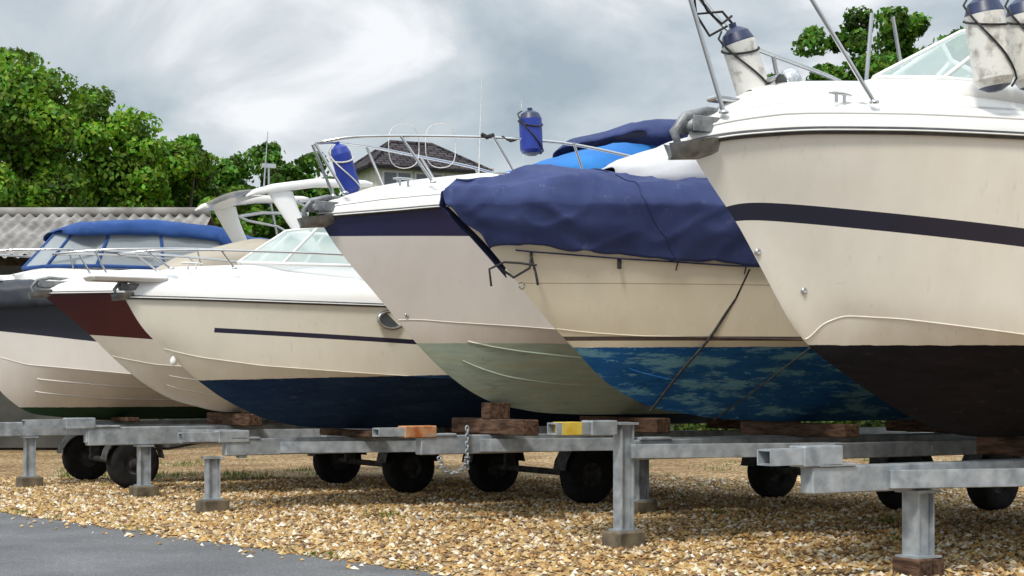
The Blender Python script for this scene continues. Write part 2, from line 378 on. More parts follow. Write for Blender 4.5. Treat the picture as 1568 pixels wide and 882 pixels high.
m_clear,t=newmat("screen_glass"); p=t.finish((.50,.62,.61),.03,spec=.8,alpha=.5)
m_film,t=newmat("clear_vinyl"); t.finish((.36,.41,.44),.10,spec=.8,alpha=.72)

def hull_mat(name,base,anti,az,ak,bands=(),anti2=None,worn=.5,top=None,bowdip=0.,grime=.4,dirt=1.,thr=.5,aw=.16):
    m,t=newmat(name); v=t.coord(); s=t.n("ShaderNodeSeparateXYZ"); t.l(v,s.inputs[0]); x,z=s.outputs[0],s.outputs[2]
    st2=t.coord((3,3,.5))
    c=t.ramp(t.noise(st2,2.2,5),[(.3,tuple(b*.95 for b in base)),(.6,base)])
    # soft blotchy chalking / yellowing
    c=t.mix(t.m('MULTIPLY',t.ramp(t.noise(v,1.6,6,.65),[(.45,0.),(.75,1.)]),.30*dirt),c,tuple(b*q for b,q in zip(base,(.80,.74,.62))))
    # drip streaks
    dr=t.m('MULTIPLY',t.ramp(t.noise(t.coord((9,9,.45)),2.6,5,.6),[(.60,0.),(.72,1.)]),t.ramp(t.noise(v,2.1,3),[(.45,0.),(.62,.30*dirt)]))
    c=t.mix(dr,c,(.38,.33,.25))
    # horizontal scuffs and specks
    sf=t.m('MULTIPLY',t.ramp(t.noise(t.coord((1.0,1.0,16)),2.2,6,.7),[(.66,0.),(.70,1.)]),t.ramp(t.noise(v,3,3),[(.52,0.),(.62,.35*dirt)]))
    c=t.mix(sf,c,(.26,.25,.24))
    c=t.mix(t.ramp(t.noise(v,34,4,.7),[(.70,0.),(.78,.40)]),c,(.30,.24,.17))
    if top:
        c=t.mix(t.m('GREATER_THAN',t.m('SUBTRACT',z,t.m('MULTIPLY_ADD',x,top[1],top[0])),0.),c,top[2])
    zb=t.m('ADD',z,t.m('MULTIPLY',t.m('POWER',2.718,t.m('MULTIPLY',x,-9.)),bowdip)) if bowdip else z
    for (a1,b1,a2,b2,t0,col) in bands:
        k=t.m('MULTIPLY',t.m('GREATER_THAN',zb,t.m('MULTIPLY_ADD',x,b1,a1)),t.m('LESS_THAN',zb,t.m('MULTIPLY_ADD',x,b2,a2)))
        k=t.m('MULTIPLY',k,t.m('GREATER_THAN',x,t0)); c=t.mix(k,c,col)
    ln=t.m('MULTIPLY_ADD',x,ak,az); ln=t.m('ADD',ln,t.m('MULTIPLY',t.m('SUBTRACT',t.noise(v,9,3),.5),.014))
    k=t.m('LESS_THAN',z,ln)
    gr=t.m('MULTIPLY',t.m('SUBTRACT',1.,t.m('DIVIDE',t.m('SUBTRACT',z,ln),.28),None,True),t.noise(st2,3,4),None,True)
    c=t.mix(t.m('MULTIPLY',gr,grime,None,True),c,(.46,.35,.19))
    ac=t.ramp(t.noise(t.coord((1.2,3,9)),2.6,7,.65),[(.35,anti),(.6,tuple(a*1.2+.003 for a in anti)),(.85,tuple(a*1.6 for a in anti))])
    if anti2:
        ac=t.mix(t.ramp(t.noise(t.coord((.8,.8,4.2)),2.3,8,.74),[(thr,0.),(thr+aw,worn)]),ac,anti2)
        ac=t.mix(t.ramp(t.noise(t.coord((1.5,2,6)),4.2,7,.78),[(.60,0.),(.64,worn*.7)]),ac,tuple(min(1,a*1.5+.03) for a in anti2))
        ac=t.mix(t.ramp(t.noise(t.coord((1.2,1.5,5)),3.1,6,.7),[(.60,0.),(.66,worn*.7)]),ac,tuple(a*.45 for a in anti))
    c=t.mix(k,c,ac)
    t.finish(c,t.m('MULTIPLY_ADD',k,.5,.24),coat=t.m('MULTIPLY_ADD',k,-.2,.2),spec=t.m('MULTIPLY_ADD',k,-.38,.5),nrm=t.bump(t.noise(v,1.7,2),.12,.03)); return m

def smooth_curve(pts,n=240,win=15):
    pts=np.array(pts,float); d=np.r_[0,np.cumsum(np.hypot(*np.diff(pts,axis=0).T))]; s=np.linspace(0,d[-1],n)
    a=np.stack([np.interp(s,d,pts[:,0]),np.interp(s,d,pts[:,1])],-1); k=np.hanning(win+2)[1:-1]; k/=k.sum(); h=win//2
    ext=np.vstack([2*a[0]-a[h:0:-1],a,2*a[-1]-a[-2:-h-2:-1]])
    return np.stack([np.convolve(ext[:,i],k,'valid') for i in(0,1)],-1)
class Boat:
    def __init__(s,name,bx,by,stem,sheer,chine,W=1.15,T=4.,p=2.3,Wc=.9,Tc=3.4,L=7.,gun=.2,inset=.16,crown=((0,.0),(1,.12),(7,.3)),mat=None,flare=1.25,strakes=(),deckm=None,railm=None,railr=.020,insert=True,mould=False):
        s.e=empty(name,(bx,by,0),A); s.W,s.T,s.p,s.Wc,s.Tc,s.L,s.fl=W,T,p,Wc,Tc,L,flare
        st=smooth_curve(stem+[(L,stem[-1][1])]); s.st=st
        s.zt=lambda t: float(np.interp(t,st[:,0],st[:,1]))
        top=st[:np.argmin(st[:,1])+1]; s.tz=lambda z: float(np.interp(-z,-top[:,1],top[:,0]))
        sh=smooth_curve(list(sheer)+[(L,sheer[-1][1]-.05)]); ch=smooth_curve(list(chine)+[(L,chine[-1][1]-.1)],n=500,win=11)
        s.zs=lambda t: float(np.interp(t,sh[:,0],sh[:,1])); s._zc=lambda t: float(np.interp(t,ch[:,0],ch[:,1]))
        s.tc=chine[0][0]; s.gun=gun; s.inset=inset; s.crown=crown
        g=[(i/90)**1.9 for i in range(91)]
        body=MB()
        for sg in(-1,1):
            fl=(sg==1)
            body.grid([[s.top(u,v,sg) for u in g] for v in np.linspace(0,1,18)],0,True,fl)
            body.grid([[s.bot(u,v,sg) for u in g] for v in np.linspace(0,1,12)],0,True,fl)
        body.make("hull",mat,s.e,fixn=False)
        prof=[s.bot(1,v,-1) for v in np.linspace(0,1,6)]+[s.top(1,v,-1) for v in np.linspace(0,1,6)]
        tr=MB(); pr=prof+[(a,-b,c) for a,b,c in prof[::-1]]; tr.add(pr,[tuple(range(len(pr)))]); tr.make("transom",mat,s.e)
        dk=MB()
        for sg in(-1,1):
            G=[[s.gw(u,a,sg) for u in g] for a in np.linspace(0,1,8)]
            dk.grid(G,0,True,sg==1)
            dk.grid([[s.dk(u,q,sg) for u in g] for q in np.linspace(0,1,9)],0,True,sg==1)
            if mould: dk.tube([s.gw(u,.42,sg) for u in g],.010,n=6); dk.tube([s.gw(u,.9,sg) for u in g],.012,n=6)
        dk.make("deck",deckm or m_gel,s.e,fixn=False)
        rr=MB(); rc=MB()
        for sg in(-1,1):
            pts=[s.top(u,1,sg) for u in g]; rr.tube([(x,y+sg*.010,z) for x,y,z in pts],railr,n=8)
            rc.tube([(x-.004,y+sg*(.008+railr),z) for x,y,z in pts],.0055,n=6)
        rr.make("rub_rail",railm or m_rub,s.e)
        if insert: rc.make("rub_rail_insert",m_white,s.e)
        sk=MB()
        for sg in(-1,1):
            sk.tube([s.bot(u,1,sg) for u in g[3:]],.005,n=6)
            for q in strakes:
                a=[s.bot(u,q-.02,sg) for u in g[26:]]; b_=[(x,y+sg*.006,z-.008) for x,y,z in [s.bot(u,q+.01,sg) for u in g[26:]]]; c_=[s.bot(u,q+.014,sg) for u in g[26:]]
                sk.grid([a,b_,c_],0,False,sg==1)
        sk.make("strakes",mat,s.e,fixn=False)
    def zc(s,t):
        zk=s.zt(t); d=max(0,t-s.tc); k=max(0,1-d/.12)**2
        return max(s._zc(t)*(1-k)+s.zt(s.tc)*k,zk)
    def ws(s,t): t=max(0,min(t/s.T,1)); return s.W*(1-(1-t)**s.p)
    def wc(s,t): t=max(0,min((t-s.tc)/s.Tc,1)); return s.Wc*(1-(1-t)**1.9)
    def top(s,u,v,sg,off=0.):
        t0=s.tc+(s.L-s.tc)*u; t1=s.L*u; z0,z1=s.zc(t0),s.zs(t1); k=(1-u)**8
        tt=t0+(t1-t0)*v; zz=z0+(z1-z0)*v
        zst=s.zt(s.tc)+(s.zs(0)-s.zt(s.tc))*v; tt+=(s.tz(zst)-(s.tc*(1-v)))*k
        e=1+(s.fl-1)*(1-u)**2
        ww=s.wc(t0)+(s.ws(t1)-s.wc(t0))*v**e
        return (tt,sg*(ww+off),zz)
    def bot(s,u,v,sg):
        t=s.tc+(s.L-s.tc)*u; zk=s.zt(t); zc=s.zc(t)
        return (t,sg*(s.wc(t)*v),zk+(zc-zk)*(v**1.12))
    def gw(s,u,a,sg):
        t=s.L*u; w=s.ws(t); f=min(1,w/.35); an=a*math.pi/2; i=s.inset*f
        gh=s.gun*(1.0 if t>.5 else .72+.28*(t/.5))
        return (t+ (1-f)*s.inset*.6*(1-math.cos(an)),sg*(w-i*(1-math.cos(an))*.9), s.zs(t)+gh*(math.sin(an)*.85+.15*a))
    def dk(s,u,q,sg):
        x,y,z=s.gw(u,1,sg); cr=float(np.interp(x,[c[0] for c in s.crown],[c[1] for c in s.crown]))
        return (x,y*(1-q),z+cr*(1-(1-q)**2.4))
    def wz(s,t,z):
        v=max(0,min((z-s.zc(t))/(s.zs(t)-s.zc(t)),1)); return s.wc(t)+(s.ws(t)-s.wc(t))*v**(1+(s.fl-1)*.6)

# ---------------------------------------------------------------- parts
def fender(e,c,axis,L,R,body,cap,rope=True,name="fender"):
    b=MB(); h=L/2
    prof=[(.001,-h),(R*.35,-h*.98),(R*.8,-h*.88),(R,-h*.72),(R*1.0,-h*.2),(R*1.0,h*.3),(R,h*.62),(R*.97,h*.66),(R*.78,h*.86),(R*.4,h*.97),(R*.22,h*1.0),(R*.22,h*1.1),(.001,h*1.1)]
    b.lathe(prof,c,axis,n=20,mf=lambda i:1 if (i>=6 or i<2) else 0)
    b.make(name,[body,cap],e)
    if rope:
        r=MB(); ax=Vector(axis).normalized(); q=Vector((0,0,1)).rotation_difference(ax)
        for hh in(h*.45,):
            r.tube([Vector(c)+q@Vector(((R+.006)*math.cos(a),(R+.006)*math.sin(a),hh+.04*math.sin(a))) for a in np.linspace(0,2*math.pi,18,endpoint=False)],.007,n=5,closed=True)
        pts=[Vector(c)+q@Vector(((R+.01)*math.cos(a)*(1 if abs(k)<.9 else .5),(R+.01)*math.sin(a),h*k)) for a,k in zip(np.linspace(2.6,5.6,14),np.linspace(1.0,-.95,14))]
        r.tube(pts,.007,n=5); r.make("rope",rope if not isinstance(rope,bool) else m_rope,e)
def rail(e,pts,bases,r=.014,name="bow_rail"):
    b=MB(); a=np.array(pts,float); n=len(a); tt=np.linspace(0,n-1,n*5)
    sm=np.stack([np.interp(tt,range(n),a[:,k]) for k in range(3)],-1); k=np.array([1,2,3,2,1.])/9
    ex=np.vstack([sm[:1],sm[:1],sm,sm[-1:],sm[-1:]]); sm=np.stack([np.convolve(ex[:,i],k,'valid') for i in range(3)],-1)
    b.tube([tuple(p) for p in sm],r,n=8)
    for p,q in bases:
        b.tube([p,q],r*.9,n=8); b.lathe([(.03,0),(.03,.01),(.012,.02)],q,n=10)
    b.make(name,m_chrome,e)
def anchor(e,c,s=1.,name="anchor"):
    x,y,z=c; b=MB()
    for g in(-1,1): b.box((x+.16*s,y+g*.075*s,z+.03*s),(.46*s,.012,.10*s),0,bev=.004)
    b.box((x+.2*s,y,z+.0*s),(.42*s,.13*s,.02*s),0,bev=.004)
    b.lathe([(.001,-.06*s),(.045*s,-.06*s),(.03*s,0),(.045*s,.06*s),(.001,.06*s)],(x-.04*s,y,z+.02*s),(0,1,0),n=12)
    b.tube([(x+.42*s,y,z+.12*s),(x+.1*s,y,z+.13*s),(x-.08*s,y,z+.08*s),(x-.16*s,y,z-.02*s),(x-.12*s,y,z-.12*s)],[.022*s,.028*s,.03*s,.03*s,.02*s],n=8)
    for g in(-1,1):
        P=[]
        for f in np.linspace(0,1,7):
            px=x-.20*s+.34*s*f; w0=.03*s+.13*s*math.sin(f*2.4); P.append([(px,y+g*.008,z-.20*s+.03*s*f),(px+.01*s,y+g*w0*.6,z-.18*s+.05*s*f),(px-.02*s,y+g*w0,z-.10*s+.05*s*f)])
        b.grid(P,0,True)
    b.make(name,m_anch,e)
def cleat(b,c,s=1.):
    x,y,z=c; b.tube([(x-.11*s,y,z+.05*s),(x-.05*s,y,z+.055*s),(x+.05*s,y,z+.055*s),(x+.11*s,y,z+.05*s)],[.006,.011,.011,.006],n=8)
    for g in(-.04,.04): b.tube([(x+g*s,y,z-.01),(x+g*s,y,z+.055*s)],.011,n=8)
def screen(e,base,top,posts=None,glass=None,frame=None,r=.016,name="windscreen"):
    full=lambda P:[(a,-b,c) for a,b,c in P[::-1]]+[(a,b,c) for a,b,c in P if b>1e-6]
    B_,T_=full(base),full(top); g=MB(); g.grid([B_,T_],0,False); g.make(name+"_glass",glass or m_clear,e)
    f=MB(); f.tube(B_,r,n=8); f.tube(T_,r,n=8)
    for i in range(len(B_)):
        if posts is None or i in posts: f.tube([B_[i],T_[i]],r*.9,n=8)
    f.make(name+"_frame",frame or m_white,e)
def cloth(e,name,P,mat,amp=.02,sc_=4.,damp=None,folds=0.,seams=()):
    b=MB(); Q=[]
    for i,row in enumerate(P):
        r_=[]
        for j,p in enumerate(row):
            v=Vector(p); a=amp*(damp(j) if damp else 1); n=noise.noise(Vector((v.x*sc_*.7,v.y*sc_,v.z*sc_)))+.5*noise.noise(v*sc_*2.6)
            n2=abs(noise.noise(Vector((v.x*sc_*1.3+5,v.y*sc_,v.z*sc_*.5))))
            fd=0.
            if folds:
                q=noise.noise(Vector((v.x*1.1+v.z*2.6,v.z*1.3-v.x*.8,v.y*.9))); fd=(max(0,1-abs(q)*4.2)**2)*folds
                q=noise.noise(Vector((v.x*3.1-v.z*2.2+9,v.z*2.3,v.y*1.5))); fd+=(max(0,1-abs(q)*4.5)**2)*folds*.6
            sg=1 if v.y>0 else -1
            r_.append((v.x+n*a*.3,v.y+(n*a+fd*.8)*sg,v.z+(n-n2)*a*.6+fd*.45))
        Q.append(r_)
    b.grid(Q,0,True); o=b.make(name,mat,e,fixn=True)
    md=o.modifiers.new("thick",'SOLIDIFY'); md.thickness=.008
    if seams:
        s_=MB()
        for i in seams: s_.tube([Vector(q)+Vector((0,(.004 if q[1]>0 else -.004),.004)) for q in Q[i]],.005,n=5)
        s_.make("seams",mat,e)
    return o
def canopy(e,name,secs,mat,amp=.012,folds=0.):
    S=np.array(secs,float); tt=np.linspace(S[0,0],S[-1,0],44); rows=[]
    for t_ in tt:
        w_,zb,zt=[float(np.interp(t_,S[:,0],S[:,k])) for k in(1,2,3)]; row=[]
        for a in np.linspace(0,math.pi,33):
            cx=math.cos(a); sy=math.sin(a); y=-w_*math.copysign(abs(cx)**.45,cx); z=zb+(zt-zb)*sy**.5
            row.append((t_,y,z))
        rows.append(row)
    return cloth(e,name,rows,mat,amp,3.,folds=folds)

def trailer(bx,by,zt,th,t0,tp,stub,stubmat=None,tw=5.3,hullz=None,wide=.12,extra=(),cross=(3.4,5.6),topx=0.,footm=None):
    e=empty("boat_trailer",(bx,by,0),A); b=MB(); zc=zt-th/2
    b.box(((t0+6.9)/2,0,zc),(6.9-t0,.12,th),0,bev=.008)
    b.box((t0+.2,0,zt+.008),(.30,.15,.02),0,bev=.004)
    for g in(-1,1): b.box((4.9,g*.62,zc-.02),(3.6,.07,th*.8),0,bev=.006)
    for x in (3.1,4.2,5.3,6.5): b.box((x,0,zc-.03),(.08,1.32,th*.6),0,bev=.005)
    for g in(-1,1): b.box((2.4,g*.33,zc-.01),(1.75,.05,th*.7),0,Matrix.Rotation(g*math.atan2(.5,1.6),3,'Z'),bev=.004)
    for x in (tp,)+tuple(extra):
        zz=zt-th-.02 if topx==0 or x!=tp else zt+topx
        b.box((x,0,(zz+.13)/2),(wide*.8,wide*.55,zz-.13),0,bev=.004)
        for g in(-1,1): b.box((x+g*wide*.46,0,(zz+.13)/2),(.012,wide,zz-.13),0)
        b.box((x,0,zz+.006),(wide*1.5,wide*1.4,.018),0); b.box((x,0,.137),(wide*1.5,wide*1.4,.014),0)
    b.make("frame",m_gal,e)
    s0,s1,sz0,sz1=stub; s_=MB()
    for g in(-1,1): s_.box(((s0+s1)/2,g*.06,(sz0+sz1)/2),(s1-s0,.012,sz1-sz0),0)
    s_.box(((s0+s1)/2,0,sz1-.006),(s1-s0,.106,.012),0); s_.box(((s0+s1)/2,0,sz0+.006),(s1-s0,.106,.012),0)
    if stubmat is m_yel: s_.box((s0+.14,0,(sz0+sz1)/2),(.18,.136,(sz1-sz0)+.008),1,bev=.003); s_.box((s1-.1,0,(sz0+sz1)/2),(.24,.15,(sz1-sz0)+.025),0,bev=.008)
    else:
        s_.box((s1-.14,0,(sz0+sz1)/2),(.32,.15,(sz1-sz0)+.03),1,bev=.008)
        s_.box((s1-.04,0,sz0-.08),(.08,.1,.18),1,bev=.006)
    s_.make("drawbar_end",[m_gal,stubmat or m_gal],e)
    k=MB()
    for x in (tp,)+tuple(extra): k.box((x,0,.065),(.27,.22,.13),0,Matrix.Rotation(.1,3,'Z'),bev=.012)
    k.make("foot_block",footm or m_conc,e)
    tb=MB()
    for x in cross:
        kz=hullz(x); z0=zt+.004; hh=min(.14,max(.05,kz-z0-.01))
        tb.box((x,0,z0+hh/2),(.17,1.25,hh),0,Matrix.Rotation(.03,3,'Z'),bev=.01)
        if kz-z0-hh>.03: tb.box((x+.02,0,(kz+z0+hh)/2),(.22,.16,kz-z0-hh+.005),0,bev=.008)
    tb.make("timber_bolsters",m_wood,e)
    wh=MB()
    for g in(-1,1):
        for x in(tw,):
            c=(x,g*.98,.31)
            wh.lathe([(.13,-.09),(.2,-.1),(.27,-.1),(.305,-.07),(.31,0),(.305,.07),(.27,.1),(.2,.1),(.13,.09)],c,(0,1,0),0,28)
            wh.lathe([(.001,-.05),(.06,-.06),(.07,-.03),(.12,-.03),(.14,-.08),(.14,.08),(.12,.03),(.001,.03)],c,(0,1,0),1,20)
    wh.make("wheels",[m_dark,m_hub],e)
    ax=MB(); ax.tube([(tw,-.98,.31),(tw,.98,.31)],.035,n=10)
    for g in(-1,1):
        ax.box((tw,g*.62,(zc+.31)/2),(.12,.06,zc-.31),0)
        pts=[(tw+.36*math.cos(a),g*.98,.33+.36*math.sin(a)) for a in np.linspace(.1,math.pi-.1,11)]
        ax.grid([[(x,g*.98+yy_,z) for x,_,z in pts] for yy_ in(-.12,.12)],0,True)
    ax.make("axle",m_hub,e)
    return e
m_hub=pm("shaded_hub",(.03,.03,.03),(.10,.10,.10),rough=.7,metal=.3,scale=14)  # grey kept dark, the shade on wheels and axles put into the colour

# ================================================================ BOAT 6
ST=(.015,.016,.035)
B=Boat("cabin_cruiser",1.03,9.25,[(0,2.67),(.12,2.52),(.24,2.38),(.35,2.27),(.44,2.15),(.54,2.0),(.67,1.82),(.77,1.67),(.89,1.53),(1.01,1.45),(1.23,1.33),(1.45,1.21),(1.68,1.1),(1.97,.98),(2.27,.91),(3.5,.88)],
 [(0,2.67),(.13,2.71),(.29,2.73),(.6,2.755),(1.2,2.76),(2,2.75)],[(.90,1.52),(.98,1.62),(1.1,1.68),(1.4,1.66),(2.2,1.55),(3.5,1.45)],
 W=1.2,T=4.2,Wc=.98,Tc=2.5,gun=.19,inset=.2,crown=((0,0),(.4,.09),(.75,.17),(1.25,.21),(2.4,.35),(3,.5),(7.5,.5)),L=7.5,railr=.024,mould=True,
 mat=hull_mat("hull_paint_cream",(.84,.80,.715),(.008,.007,.009),1.50,0.0,bands=[(2.305,-.105,2.405,-.10,.0,ST)],anti2=(.022,.016,.020),worn=.5,bowdip=.8,grime=.5))
e6=B.e
screen(e6,[(1.5,0,3.22),(1.75,.35,3.18),(2.4,.75,3.10),(3.6,.95,3.08)],[(2.28,0,3.60),(2.42,.3,3.60),(2.85,.62,3.58),(3.6,.8,3.5)])
canopy(e6,"deckhouse",[(1.45,.1,3.0,3.2),(1.7,.55,3.0,3.17),(2.4,.85,2.98,3.14),(7.2,.95,2.9,3.12)],m_gel,0.0)
P=[(1.9,-.83,3.70),(1.0,-.6,3.72),(.58,-.36,3.71),(.2,-.14,3.68),(.0,0,3.64),(.2,.14,3.6),(.5,.3,3.5),(.87,.47,3.43),(1.4,.66,3.42),(2.07,.86,3.38),(2.3,.9,3.2)]
rail(e6,P,[((.52,-.34,3.71),(1.0,-.52,2.93)),((-.03,-.02,3.64),(.2,-.1,2.86)),((1.15,.57,3.42),(1.3,.6,2.95)),((2.3,.85,3.9),(2.2,.85,3.0)),((2.5,.85,3.9),(2.75,.88,3.0))],.016)
anchor(e6,(.06,0,2.76),.95)
fender(e6,(.55,.12,3.2),(-.33,.1,1),.52,.105,m_fwhite,m_fnavy)
fender(e6,(1.66,-.80,3.30),(-.15,.05,1),.58,.12,m_fwhite,m_fnavy)
fender(e6,(1.95,-.86,3.32),(-.15,.05,1),.58,.12,m_fwhite,m_fnavy)
b=MB(); cleat(b,(.84,-.40,2.945),.8); b.lathe([(.07,0),(.075,.06),(.05,.11),(.02,.13),(.001,.13)],(.78,-.02,3.07),n=16); b.lathe([(.05,-.06),(.05,.06),(.001,.06)],(.66,-.02,3.09),(0,1,0),n=14)
b.box((.35,0,2.96),(.34,.1,.03),0,bev=.01)
b.make("deck_hardware",m_chrome,e6)
b=MB(); c=[(.45+.25*k+.02*math.sin(k*40),.02*math.cos(k*37),3.0+.03*math.sin(k*31)) for k in np.linspace(0,1,30)]; b.tube(c,.016,n=6)
b.tube([(.42,.1,3.46),(.3,.04,3.5),(.15,.1,3.48),(.05,0,3.6)],.008,n=6); b.tube([(.4,.12,3.44),(.25,.1,3.36),(.12,.05,3.45),(.02,0,3.55)],.008,n=6)
b.tube([(.42,.1,3.5),(.28,.02,3.42),(.2,.06,3.50),(.12,.02,3.56)],.008,n=6)
b.make("mooring_line",m_rope,e6)
b=MB()
for tt,zz in((.53,2.06),(.84,1.83)):
    y=-B.wz(tt,zz)-.004; b.lathe([(.001,-.02),(.022,-.02),(.022,.008),(.014,.012),(.001,.0)],(tt,y,zz),(0,-1,0),n=14)
b.make("hull_fittings",m_chrome,e6)
trailer(1.03,9.25,.745,.17,.93,1.89,(.59,1.15,.76,.86),hullz=B.zt,cross=(3.2,5.6),wide=.145,footm=m_wood)

# ================================================================ BOAT 5
B=Boat("covered_motor_boat",-.465,11.27,[(0,2.54),(.18,2.4),(.35,2.26),(.49,2.11),(.63,1.97),(.75,1.83),(.92,1.67),(1.12,1.50),(1.33,1.30),(1.52,1.19),(1.82,1.07),(2.47,.98),(3.15,.95),(4.1,.95)],
 [(0,2.54),(.5,2.56),(2,2.58)],[(.92,1.67),(1.2,1.64),(1.5,1.62),(2.7,1.60),(4,1.5)],W=1.15,T=4.,Wc=.95,Tc=3.2,L=7,gun=.02,inset=.05,crown=((0,0),(1,.03),(7,.03)),strakes=(.45,),railr=.008,insert=False,
 mat=hull_mat("hull_paint_ivory",(.83,.755,.60),(.010,.080,.23),1.525,.008,bands=[(1.58,.004,1.612,.004,0,(.03,.025,.05)),(2.0,0,2.006,0,.3,(.45,.36,.25))],anti2=(.15,.33,.40),worn=.85,thr=.50,aw=.07))
e5=B.e
NU=150; us=[(i/NU)**1.6 for i in range(NU+1)]
def edge_z(t): return float(np.interp(t,[0,.35,.55,1.2,2,7],[2.24,2.25,2.22,2.17,2.13,2.1]))
rid=lambda t: float(np.interp(t,[-.1,0,.08,.3,.5,.62,.75,1.2,2.1,7],[2.6,2.66,2.74,2.76,2.79,2.85,2.88,2.87,2.93,2.95]))
rows=[]
for i,u in enumerate(us):
    row=[]
    for sg in(-1,1):
        pts=[]
        for k in range(19):
            f=k/18
            v_edge=(edge_z(7*u)-B.zc(7*u+.9))/(B.zs(7*u)-B.zc(7*u+.9))
            v_edge+=.010*math.sin(7*u*9)+.012*noise.noise(Vector((u*60,0,0)))
            if sg==1: v_edge-=.22*math.exp(-u*16)
            v=v_edge+(1-v_edge)*f; x,y,z=B.top(u,v,sg,off=.034+.014*math.sin(f*3.1))
            fr=(1-u)**10; x-=.045*fr
            pts.append((x,y*1.0,z))
        x0,y0,z0=pts[-1]; rz=max(rid(x0),z0+.02)
        for k in range(1,17):
            f=k/16; hgt=z0+.12*min(1,f*6)+(rz-z0-.12)*f**1.0 if rz>z0+.12 else z0+(rz-z0)*f
            sag=.028*math.sin(f*math.pi)*math.sin(x0*5.5)
            pts.append((x0,y0*(1-f),hgt-sag+.012))
        row+= pts if sg==-1 else pts[::-1][1:]
    rows.append(row)
nn_=len(rows[0])
si=[min(range(NU+1),key=lambda i:abs(7*us[i]-q)) for q in(1.25,2.6)]
cloth(e5,"boat_cover",rows,m_navy,.026,3.2,damp=lambda j: min(1,.25+min(j,nn_-1-j)/14),folds=.038,seams=si)
canopy(e5,"windscreen_cover",[(1.35,.15,2.75,2.9),(1.7,.5,2.75,3.03),(2.3,.7,2.75,3.25),(3.2,.8,2.75,3.2),(5,.85,2.7,2.95)],m_gry,.02,folds=.02)
b=MB()
def strap(pts,r=.008): b.tube(pts,r,n=5)
hs=lambda t,z: (t,-B.wz(t,z)-.015,z)
strap([hs(2.15,2.12),hs(2.1,1.9),hs(2.0,1.66),(1.95,-B.wc(1.95)-.02,1.58),(1.86,-B.wc(1.86)*.55-.02,1.33),(1.78,-.03,1.05),(1.8,.2,1.15)],.011)
strap([hs(3.0,2.12),hs(2.95,1.9),(2.8,-B.wc(2.8)-.02,1.58),(2.5,-.40,1.2),(2.4,-.02,.97)],.008)
strap([hs(.62,2.22),(.56,-.22,2.1),(.52,-.06,2.04),(.46,.05,2.12)],.010)
strap([hs(.62,2.2),(.6,-.24,2.06),(.63,-.22,1.98)],.010)
strap([(.60,-.25,2.12),(.52,-.15,2.14),(.44,-.06,2.15),(.36,.02,2.10),(.40,.06,1.98)],.009)
for tt in(1.2,2.6): b.box((tt,-B.wz(tt,2.13)-.05,2.14),(.03,.012,.07))
for tt in(.9,1.6,2.1,3.1): b.tube([(tt,-B.wz(tt,2.14)-.052,edge_z(tt)+.02),(tt+.01,-B.wz(tt,2.1)-.03,edge_z(tt)-.05)],.005,n=5)
b.make("cover_straps",m_rope,e5)
b=MB()
trim=[hs(t_,edge_z(t_)+.008) for t_ in np.linspace(.5,6.5,60)]; b.tube([(x,y-.03,z) for x,y,z in trim],.006,n=5); b.make("cover_hem",m_navy,e5)
b=MB(); b.lathe([(.022,-.01),(.03,0),(.022,.01)],(.58,-.08,1.98),(0,1,0),n=12); b.make("bow_eye",m_chrome,e5)
trailer(-.465,11.27,.83,.155,1.60,1.546,(.89,1.42,.88,.97),stubmat=m_yel,hullz=lambda x:max(B.zt(x),.9),cross=(3.3,5.0),tw=6.7,topx=.12,wide=.115)

# ================================================================ BOAT 4
NV=(.018,.018,.075)
B=Boat("sports_cruiser",-1.667,13.47,[(0,2.70),(.11,2.52),(.33,2.27),(.52,2.08),(.71,1.88),(.84,1.74),(.97,1.60),(1.23,1.37),(1.5,1.19),(1.78,1.07),(2.27,.99),(2.8,.97),(4,.97)],
 [(0,2.70),(.55,2.75),(.9,2.79),(2,2.84),(3,2.86)],[(.76,1.83),(.95,1.83),(1.17,1.81),(1.8,1.77),(3,1.68),(4,1.6)],W=1.15,T=4.,Wc=.92,Tc=3.1,L=7,gun=.19,inset=.2,crown=((0,0),(.6,.06),(1.5,.16),(7,.4)),strakes=(.40,.72),mould=True,
 mat=hull_mat("hull_paint_white",(.80,.755,.715),(.34,.41,.34),1.625,0.,bands=[(2.535,.01,2.9,.05,-1,NV)],anti2=(.46,.42,.28),worn=.6,thr=.48,aw=.2),flare=1.4)
e4=B.e
P=[(2.9,-1.0,3.25),(2.0,-.87,3.38),(1.3,-.66,3.40),(.65,-.35,3.40),(.2,-.16,3.38),(-.06,0,3.32),(.2,.16,3.38),(.65,.35,3.40),(1.3,.66,3.40),(2.0,.87,3.38),(2.9,1.0,3.25)]
rail(e4,P,[((.62,-.34,3.4),(.88,-.45,3.0)),((-.04,-.03,3.32),(.2,-.12,2.9)),((1.35,-.68,3.4),(1.6,-.68,3.05)),((2.05,-.88,3.38),(2.2,-.85,3.05)),((-.04,.03,3.32),(.2,.12,2.9)),((.62,.34,3.4),(.88,.45,3.0)),((1.35,.68,3.4),(1.6,.68,3.05)),((2.05,.88,3.38),(2.2,.85,3.05))])
anchor(e4,(.0,0,2.76),.85)
fender(e4,(.32,.14,3.14),(-.32,0,1),.46,.09,m_fblue,m_fblue,rope=m_wrope)
fender(e4,(1.68,-.76,3.45),(-.05,0,1),.40,.10,m_fblue,m_fnavy,rope=m_rope)
canopy(e4,"cockpit_canopy",[(1.6,.2,2.95,3.05),(2.0,.6,2.95,3.25),(2.8,.85,2.95,3.5),(3.7,.9,2.95,3.52),(5.5,.9,2.9,3.4)],m_blue,.02,folds=.02)
canopy(e4,"folded_bimini",[(2.9,.8,3.52,3.60),(3.0,.9,3.5,3.70),(4.3,.95,3.6,3.88),(4.5,.9,3.65,3.82)],m_navy,.02,folds=.03)
b=MB()
